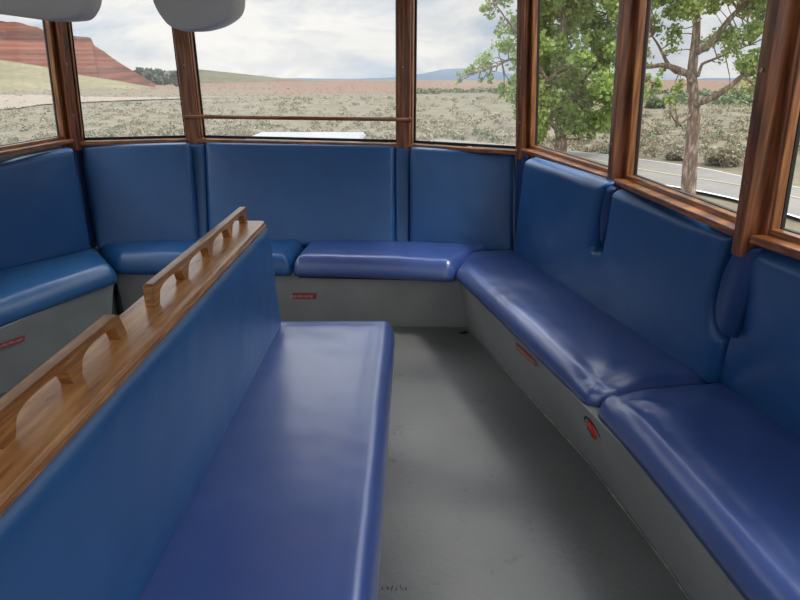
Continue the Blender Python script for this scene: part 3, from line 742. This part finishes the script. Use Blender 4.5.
def tree(label, base, yD, trunk, limbs, clusters, leaf, dens, rad0):
    """trunk/limbs: sightline points at the tree's distance with a depth offset; clusters: (px,py,rpx,depth offset)"""
    root = empty('cottonwood_tree', base); tag(root, label, 'tree', 'cottonwoods by the road')
    def P(q): return atY(q[0], q[1], yD+(q[2] if len(q) > 2 else 0))
    k = yD/F
    pts = [V(base)]+[P(q) for q in trunk]; pts = curve(pts, 8)
    bm = bmesh.new(); n = len(pts)
    rr = [rad0*(1-.8*i/n)*(1+.08*noise.noise(V((i*.6, 2, 1))))*(1.35 if i == 0 else 1.12 if i < 3 else 1) for i in range(n)]
    tube(bm, pts, rr, 14); bm_obj('trunk', bm, 'bark', root, smooth=True)
    sk = list(zip(pts, rr))
    for li, (lr, lp) in enumerate(limbs):
        q = curve([P(z) for z in lp], 7); m = len(q)
        q = [p+V([noise.noise(p*1.3+V((j*9, li, 0)))*k*8 for j in range(3)])*(min(1, i/3)) for i, p in enumerate(q)]
        r2 = [lr*(1-.75*i/m) for i in range(m)]
        bm = bmesh.new(); tube(bm, q, r2, 8); bm_obj('branch', bm, 'bark', root, smooth=True)
        sk += list(zip(q, r2))
    tw = bmesh.new(); cl = []
    for c in clusters:
        p = P((c[0], c[1], c[3])); r = c[2]*k
        nb = max(3, int(c[2]/5))
        for j in range(nb):
            s = p+V([random.uniform(-.75, .75)*r for _ in range(3)])
            st = min(sk, key=lambda z: (z[0]-s).length+(.2 if z[1] < .01 else 0))[0]
            md = st.lerp(s, .5)+V([random.uniform(-.12, .12)*(st-s).length for _ in range(3)])
            tube(tw, [st, md, s], [.014*yD/12, .009*yD/12, .004*yD/12], 4)
            cr = r*random.uniform(.6, 1.15)
            cl.append((s, (cr, cr, cr*.85), max(4, int(dens*c[2]*c[2]/nb*(c[4] if len(c) > 4 else 1)))))
    bm_obj('twigs', tw, 'bark', root)['kind'] = 'stuff'
    leaf_cloud('foliage', cl, 'leaf', leaf, root)
    return root
# far cottonwood in the first right-hand window
b1 = atG(560, 157); b1.z = gz(b1.x, b1.y)-.05
R1 = random.Random(3); cl1 = []
for y in range(-140, 122, 17):
    lo = 528 + (0 if y < 95 else 4); hi = 640 if y < 60 else 628 if y < 100 else 602
    if y < -60: lo, hi = 490, 690
    for x in range(lo, hi, 17): cl1.append((x+R1.uniform(-7, 7), y+R1.uniform(-7, 7), R1.uniform(10, 15), R1.uniform(-1.6, 1.8), .85))
for x, y, r in [(500, 5, 11), (515, 22, 13), (505, 50, 12), (520, 65, 12), (490, 60, 9), (478, 66, 8), (465, 72, 7), (485, 76, 6), (508, 82, 8), (520, 88, 7), (498, 30, 7), (488, 12, 7), (458, 80, 4), (503, 92, 5), (640, 90, 10), (648, 75, 8), (655, 86, 7), (545, 125, 10), (586, 122, 9), (603, 125, 9), (537, 137, 9), (592, 134, 5), (612, 110, 9)]:
    cl1.append((x, y, r*.85, R1.uniform(-1, 1), .9 if x > 530 else .5))
tree('leafy green cottonwood across the road, behind the post right of the rear corner', b1, b1.y, [(561, 140), (560, 120, .1), (556, 95, .3), (560, 60), (565, 0), (568, -90)],
     [(.10, [(559, 138), (553, 120, -.4), (548, 90, -.8), (540, 55, -1), (530, 10, -1.2)]), (.09, [(560, 118), (575, 95, .5), (595, 60, .8), (612, 10, 1)]),
      (.07, [(556, 100), (530, 75, -.5), (500, 64, -.8), (470, 70, -1)]), (.06, [(562, 70), (590, 50), (625, 70), (650, 80)]), (.06, [(540, 40, -.6), (515, 25, -.8), (495, 5, -1)])],
     cl1, .15, 2.6, .24)
# near cottonwood in the second right-hand window
b2 = atG(687, 222); b2.z = gz(b2.x, b2.y)-.05
cl2 = []
for y in range(-170, 22, 16):
    for x in range(640, 800, 18):
        if y > -25 and R1.random() < .1: continue
        cl2.append((x+R1.uniform(-8, 8), y+R1.uniform(-7, 7), R1.uniform(10, 15), R1.uniform(-1.2, 1.3), 1.0))
for x, y, r, dn_ in [(650, 28, 12, .7), (668, 36, 10, .6), (645, 45, 8, .5), (712, 34, 10, .6), (728, 30, 11, .7), (742, 40, 12, .8), (752, 55, 12, .9), (758, 72, 10, .9), (742, 62, 7, .5), (752, 88, 8, .6), (648, 62, 7, .3), (672, 52, 6, .3), (676, 88, 7, .35), (672, 98, 5, .35), (664, 70, 6, .25), (735, 90, 6, .25), (795, 60, 10, .9), (800, 85, 11, .9), (796, 108, 8, .9), (803, 35, 12, 1), (792, 122, 5, .8), (720, 60, 5, .2), (810, 110, 12, .9)]:
    cl2.append((x, y, r, R1.uniform(-.6, .6), dn_))
tree('cottonwood with a pale thick forked trunk beside the road, the nearest tree', b2, b2.y, [(688, 195), (691, 150), (694, 110, .05), (692, 75, .1), (696, 35, .1), (698, -10), (704, -100)],
     [(.085, [(694, 106), (706, 98, -.1), (724, 86, -.2), (745, 72, -.3), (765, 62, -.3)]),
      (.07, [(692, 82), (678, 72, .1), (660, 64, .2), (640, 62, .2), (628, 66, .2)]),
      (.05, [(686, 74), (668, 60, .2), (652, 40, .2)]),
      (.07, [(697, 52), (712, 32, -.2), (735, 12, -.3), (768, 0, -.4), (800, -12, -.5)]),
      (.03, [(698, 76), (712, 62, .3), (730, 52, .3), (755, 46, .3)]),
      (.022, [(692, 112), (680, 120, -.3), (670, 129, -.3)]),
      (.03, [(745, 74, -.3), (755, 85, -.3), (765, 92, -.2)]), (.05, [(765, 62, -.3), (790, 66), (800, 95)])],
     cl2, .066, 3.6, .165)

# sagebrush
def bush(name, label, cat, px, py, rpx, mat, n=500, leaf=None, hk=.7, group=None):
    p = atG(px, py); r = rpx*p.y/F; p.z = gz(p.x, p.y)
    root = empty(name, p); tag(root, label, cat, {'sagebrush': 'sagebrush clumps', 'juniper': 'junipers by the mesa'}.get(name))
    cl = []; bm = bmesh.new()
    for k in range(22):
        a = random.uniform(0, 6.28); d = random.random()**.6*r*.75; q = p+V((math.cos(a)*d, math.sin(a)*d, r*hk*random.uniform(.35, .95)*(1-.45*d/r)))
        tube(bm, [p+V((math.cos(a)*d*.15, math.sin(a)*d*.15, -.02)), p.lerp(q, .55)+V((0, 0, .05*r)), q], [r*.03, r*.02, r*.008], 4)
        cl.append((q, (r*.33, r*.33, r*.26), max(8, n//22)))
    bm_obj('stems', bm, 'bark', root); leaf_cloud('foliage', cl, mat, leaf or r*.12, root)
bush('sagebrush', 'large rounded grey sagebrush beyond the road, right of the near trunk', 'bush', 722, 166, 21, 'sage', 2200, .08)
bush('sagebrush', 'low grey sagebrush beyond the road, left of the near trunk', 'bush', 674, 161, 11, 'sage', 1200, .08)
bush('green_shrub', 'small round green shrub out on the flats left of the near trunk', 'bush', 653, 115, 8, 'green_bush', 1400, .5, .8)
bush('sagebrush', 'pale grey-green brush just outside the rear window, left of the white vehicle', 'bush', 232, 146, 26, 'sage', 2400, .07)
bush('juniper', 'dark juniper on the ridge beside the mesa foot, leftmost of three', 'bush', 143, 84, 14, 'dark_bush', 1500, 2.6, 1.0)
bush('juniper', 'dark juniper on the ridge beside the mesa foot, middle of three', 'bush', 160, 85, 13, 'dark_bush', 1500, 2.6, 1.0)
bush('juniper', 'dark juniper on the ridge beside the mesa foot, nearest the second post', 'bush', 178, 86, 12, 'dark_bush', 1500, 2.6, 1.0)

def scatter(name, label, items, mat, leafk, group=None):
    cl = np.array([(x, y, z, r) for x, y, z, r in items]); P = []; Sz = []
    for x, y, z, r in cl:
        m_ = 26 if r*F/max(5, math.hypot(x, y)) > 3 else 12
        d = rng.normal(size=(m_, 3)); d /= np.linalg.norm(d, axis=1)[:, None]; d[:, 2] = np.abs(d[:, 2])*.75
        P.append(np.array((x, y, z))+d*r*(.5+.5*rng.random((m_, 1)))); Sz += [r*leafk]*m_
    P = np.concatenate(P); n = len(P); Sz = np.array(Sz)[:, None]
    a = rng.normal(size=(n, 3)); a /= np.linalg.norm(a, axis=1)[:, None]; b = rng.normal(size=(n, 3)); b -= a*(a*b).sum(1)[:, None]; b /= np.linalg.norm(b, axis=1)[:, None]
    v = np.stack([P-a*Sz*.5, P+b*Sz*.4, P+a*Sz*.5, P-b*Sz*.4], 1).reshape(-1, 3)
    me = bpy.data.meshes.new(name); me.vertices.add(n*4); me.vertices.foreach_set('co', v.ravel())
    me.loops.add(n*4); me.polygons.add(n); me.loops.foreach_set('vertex_index', np.arange(n*4)); me.polygons.foreach_set('loop_start', np.arange(n)*4); me.polygons.foreach_set('loop_total', np.full(n, 4))
    me.update(); me.validate(); me.materials.append(M[mat]); o = bpy.data.objects.new(name, me); C.objects.link(o)
    tag(o, label, 'brush', None, 'stuff'); return o
def onroad(x, y):
    for a, b in zip(N_[::6], F_[::6]):
        m_ = a.lerp(b, .5)
        if math.hypot(m_.x-x, m_.y-y) < (a-b).length*.5+.5: return True
    return False
it = []; ig = []
while len(it) < 4200:
    px = random.uniform(-60, 860); py = 84+74*random.random()**1.25
    p = atG(px, py)
    if p.y < 9 or p.y > 420 or onroad(p.x, p.y): continue
    if 4 < p.y < 13 and abs(p.x+1.2) < 2.0: continue
    r = random.uniform(.10, .32)*(1+p.y/200)
    (ig if random.random() < .12 else it).append((p.x, p.y, gz(p.x, p.y), r))
scatter('sage_scrub', 'low grey sage scrub scattered over the dry flats', it, 'sage', .42)
scatter('green_scrub', 'low green scrub scattered over the dry flats', ig, 'green_bush', .42)
td = []
for k in range(300):
    px = random.choice([random.uniform(640, 860), random.uniform(640, 860), random.uniform(405, 520)]); py = random.uniform(95, 104) if px > 600 else random.uniform(91, 95)
    p = atG(px, py); td.append((p.x, p.y, gz(p.x, p.y), random.uniform(.5, 1.4)))
scatter('distant_thicket', 'dark green band of thicket along the distant valley floor', td, 'green_bush', .5)

# ------------------------------------------------------------------ white vehicle parked outside the rear window
yc = 7.6; pL = atY(259, 131.5, yc+1.9); pR = atY(366, 132.5, yc+1.9); W = pR.x-pL.x; zt = (pL.z+pR.z)/2; cx = (pL.x+pR.x)/2; zg = gz(cx, yc+1.5)
car = empty('parked_car', (cx, yc+1.6, zg)); tag(car, 'white vehicle roof seen low through the widest rear window', 'car')
ht = zt-zg; bw = W/2+.12
def sect(y, w, z0, z1, rr=.08):
    return [V((cx-w, y, z0)), V((cx+w, y, z0)), V((cx+w, y, z1-rr)), V((cx+w-rr, y, z1)), V((cx-w+rr, y, z1)), V((cx-w, y, z1-rr))]
def skin(bm, secs):
    rows = [[bm.verts.new(p) for p in s] for s in secs]; n = len(rows[0])
    for a, b in zip(rows, rows[1:]):
        for k in range(n): bm.faces.new((a[k], a[(k+1) % n], b[(k+1) % n], b[k]))
    bm.faces.new(rows[0]); bm.faces.new(list(reversed(rows[-1])))
bm = bmesh.new(); skin(bm, [sect(yc-.25, bw-.1, zg+.35, zg+ht*.5), sect(yc-.1, bw, zg+.28, zg+ht*.58), sect(yc+3.0, bw, zg+.28, zg+ht*.58), sect(yc+4.0, bw-.06, zg+.3, zg+ht*.52), sect(yc+4.2, bw-.15, zg+.38, zg+ht*.4)])
bm_obj('body', bm, 'carwhite', car, bevel=.05, seg=3)
bm = bmesh.new(); skin(bm, [sect(yc-.06, bw-.04, zg+ht*.57, zg+ht*.6), sect(yc+.12, bw-.14, zg+ht*.57, zt-.06), sect(yc+2.2, bw-.14, zg+ht*.57, zt-.06), sect(yc+2.9, bw-.06, zg+ht*.57, zg+ht*.6)])
bm_obj('windows', bm, 'carglass', car)
bm = bmesh.new(); skin(bm, [sect(yc+.0, W/2-.04, zt-.075, zt-.03, .02), sect(yc+.15, W/2, zt-.075, zt, .035), sect(yc+1.9, W/2, zt-.075, zt, .035), sect(yc+2.2, W/2-.06, zt-.075, zt-.04, .02)])
bm_obj('roof', bm, 'carwhite', car, bevel=.02, seg=3)
for sx_ in (-1, 1):
    for wy in (yc+.6, yc+3.2):
        bm = bmesh.new(); c0 = V((cx+sx_*(bw-.2), wy, gz(cx, wy)+.33)); tube(bm, [c0, c0+V((sx_*.2, 0, 0))], .33, 24); w = bm_obj('wheel', bm, 'tyre', car)
        bm = bmesh.new(); tube(bm, [c0+V((sx_*.19, 0, 0)), c0+V((sx_*.21, 0, 0))], .19, 16); bm_obj('hubcap', bm, 'steel', w)

# ------------------------------------------------------------------ sky and sun
w = bpy.data.worlds.new('world'); S.world = w; w.use_nodes = True; nt = w.node_tree; L = nt.links
bg = nt.nodes['Background']; tc = node(nt, 'ShaderNodeTexCoord'); sx = node(nt, 'ShaderNodeSeparateXYZ'); L.new(tc.outputs['Generated'], sx.inputs[0])
mp = node(nt, 'ShaderNodeMapping'); mp.inputs['Scale'].default_value = (1, 1, 3.2); mp.inputs['Location'].default_value = (.35, .1, .4); L.new(tc.outputs['Generated'], mp.inputs['Vector'])
n1 = node(nt, 'ShaderNodeTexNoise', Scale=4.2, Detail=9, Roughness=.6, Distortion=.4); L.new(mp.outputs[0], n1.inputs['Vector'])
n2 = node(nt, 'ShaderNodeTexNoise', Scale=1.7, Detail=5); mp2 = node(nt, 'ShaderNodeMapping'); mp2.inputs['Scale'].default_value = (1, 1, 3); mp2.inputs['Location'].default_value = (3, 2, 1)
L.new(tc.outputs['Generated'], mp2.inputs['Vector']); L.new(mp2.outputs[0], n2.inputs['Vector'])
c1 = node(nt, 'ShaderNodeValToRGB'); e = c1.color_ramp.elements
e[0].position = .40; e[0].color = lin((194, 209, 226)); e[1].position = .60; e[1].color = lin((250, 248, 243)); k = e.new(.49); k.color = lin((222, 227, 231))
L.new(n1.outputs['Fac'], c1.inputs[0])
c2 = node(nt, 'ShaderNodeValToRGB'); e = c2.color_ramp.elements
e[0].position = .42; e[0].color = (.78, .80, .83, 1); e[1].position = .6; e[1].color = (1, 1, 1, 1); L.new(n2.outputs['Fac'], c2.inputs[0])
mx = node(nt, 'ShaderNodeMix', data_type='RGBA', blend_type='MULTIPLY'); mx.inputs[0].default_value = 1; L.new(c1.outputs[0], mx.inputs[6]); L.new(c2.outputs[0], mx.inputs[7])
L.new(mx.outputs[2], bg.inputs[0])
ov = node(nt, 'ShaderNodeMapRange', interpolation_type='SMOOTHSTEP'); ov.inputs[1].default_value = .16; ov.inputs[2].default_value = .75; ov.inputs['To Min'].default_value = 1.0; ov.inputs['To Max'].default_value = 4.5
L.new(sx.outputs['Z'], ov.inputs[0]); L.new(ov.outputs[0], bg.inputs[1])   # overcast dome: brighter overhead than at the horizon
sd = bpy.data.lights.new('sun', 'SUN'); sd.energy = 2.1; sd.angle = math.radians(9); sd.color = (1, .96, .9)
so = bpy.data.objects.new('sun', sd); C.objects.link(so); so.location = (5, 0, 12)
dirn = V((.47, -.12, .88)).normalized(); so.rotation_euler = dirn.to_track_quat('Z', 'Y').to_euler()

S.view_settings.view_transform = 'Standard'; S.view_settings.look = 'None'; S.view_settings.gamma = 1; S.view_settings.exposure = .1
S.cycles.max_bounces = 8; S.cycles.transparent_max_bounces = 16
bpy.context.view_layer.update()
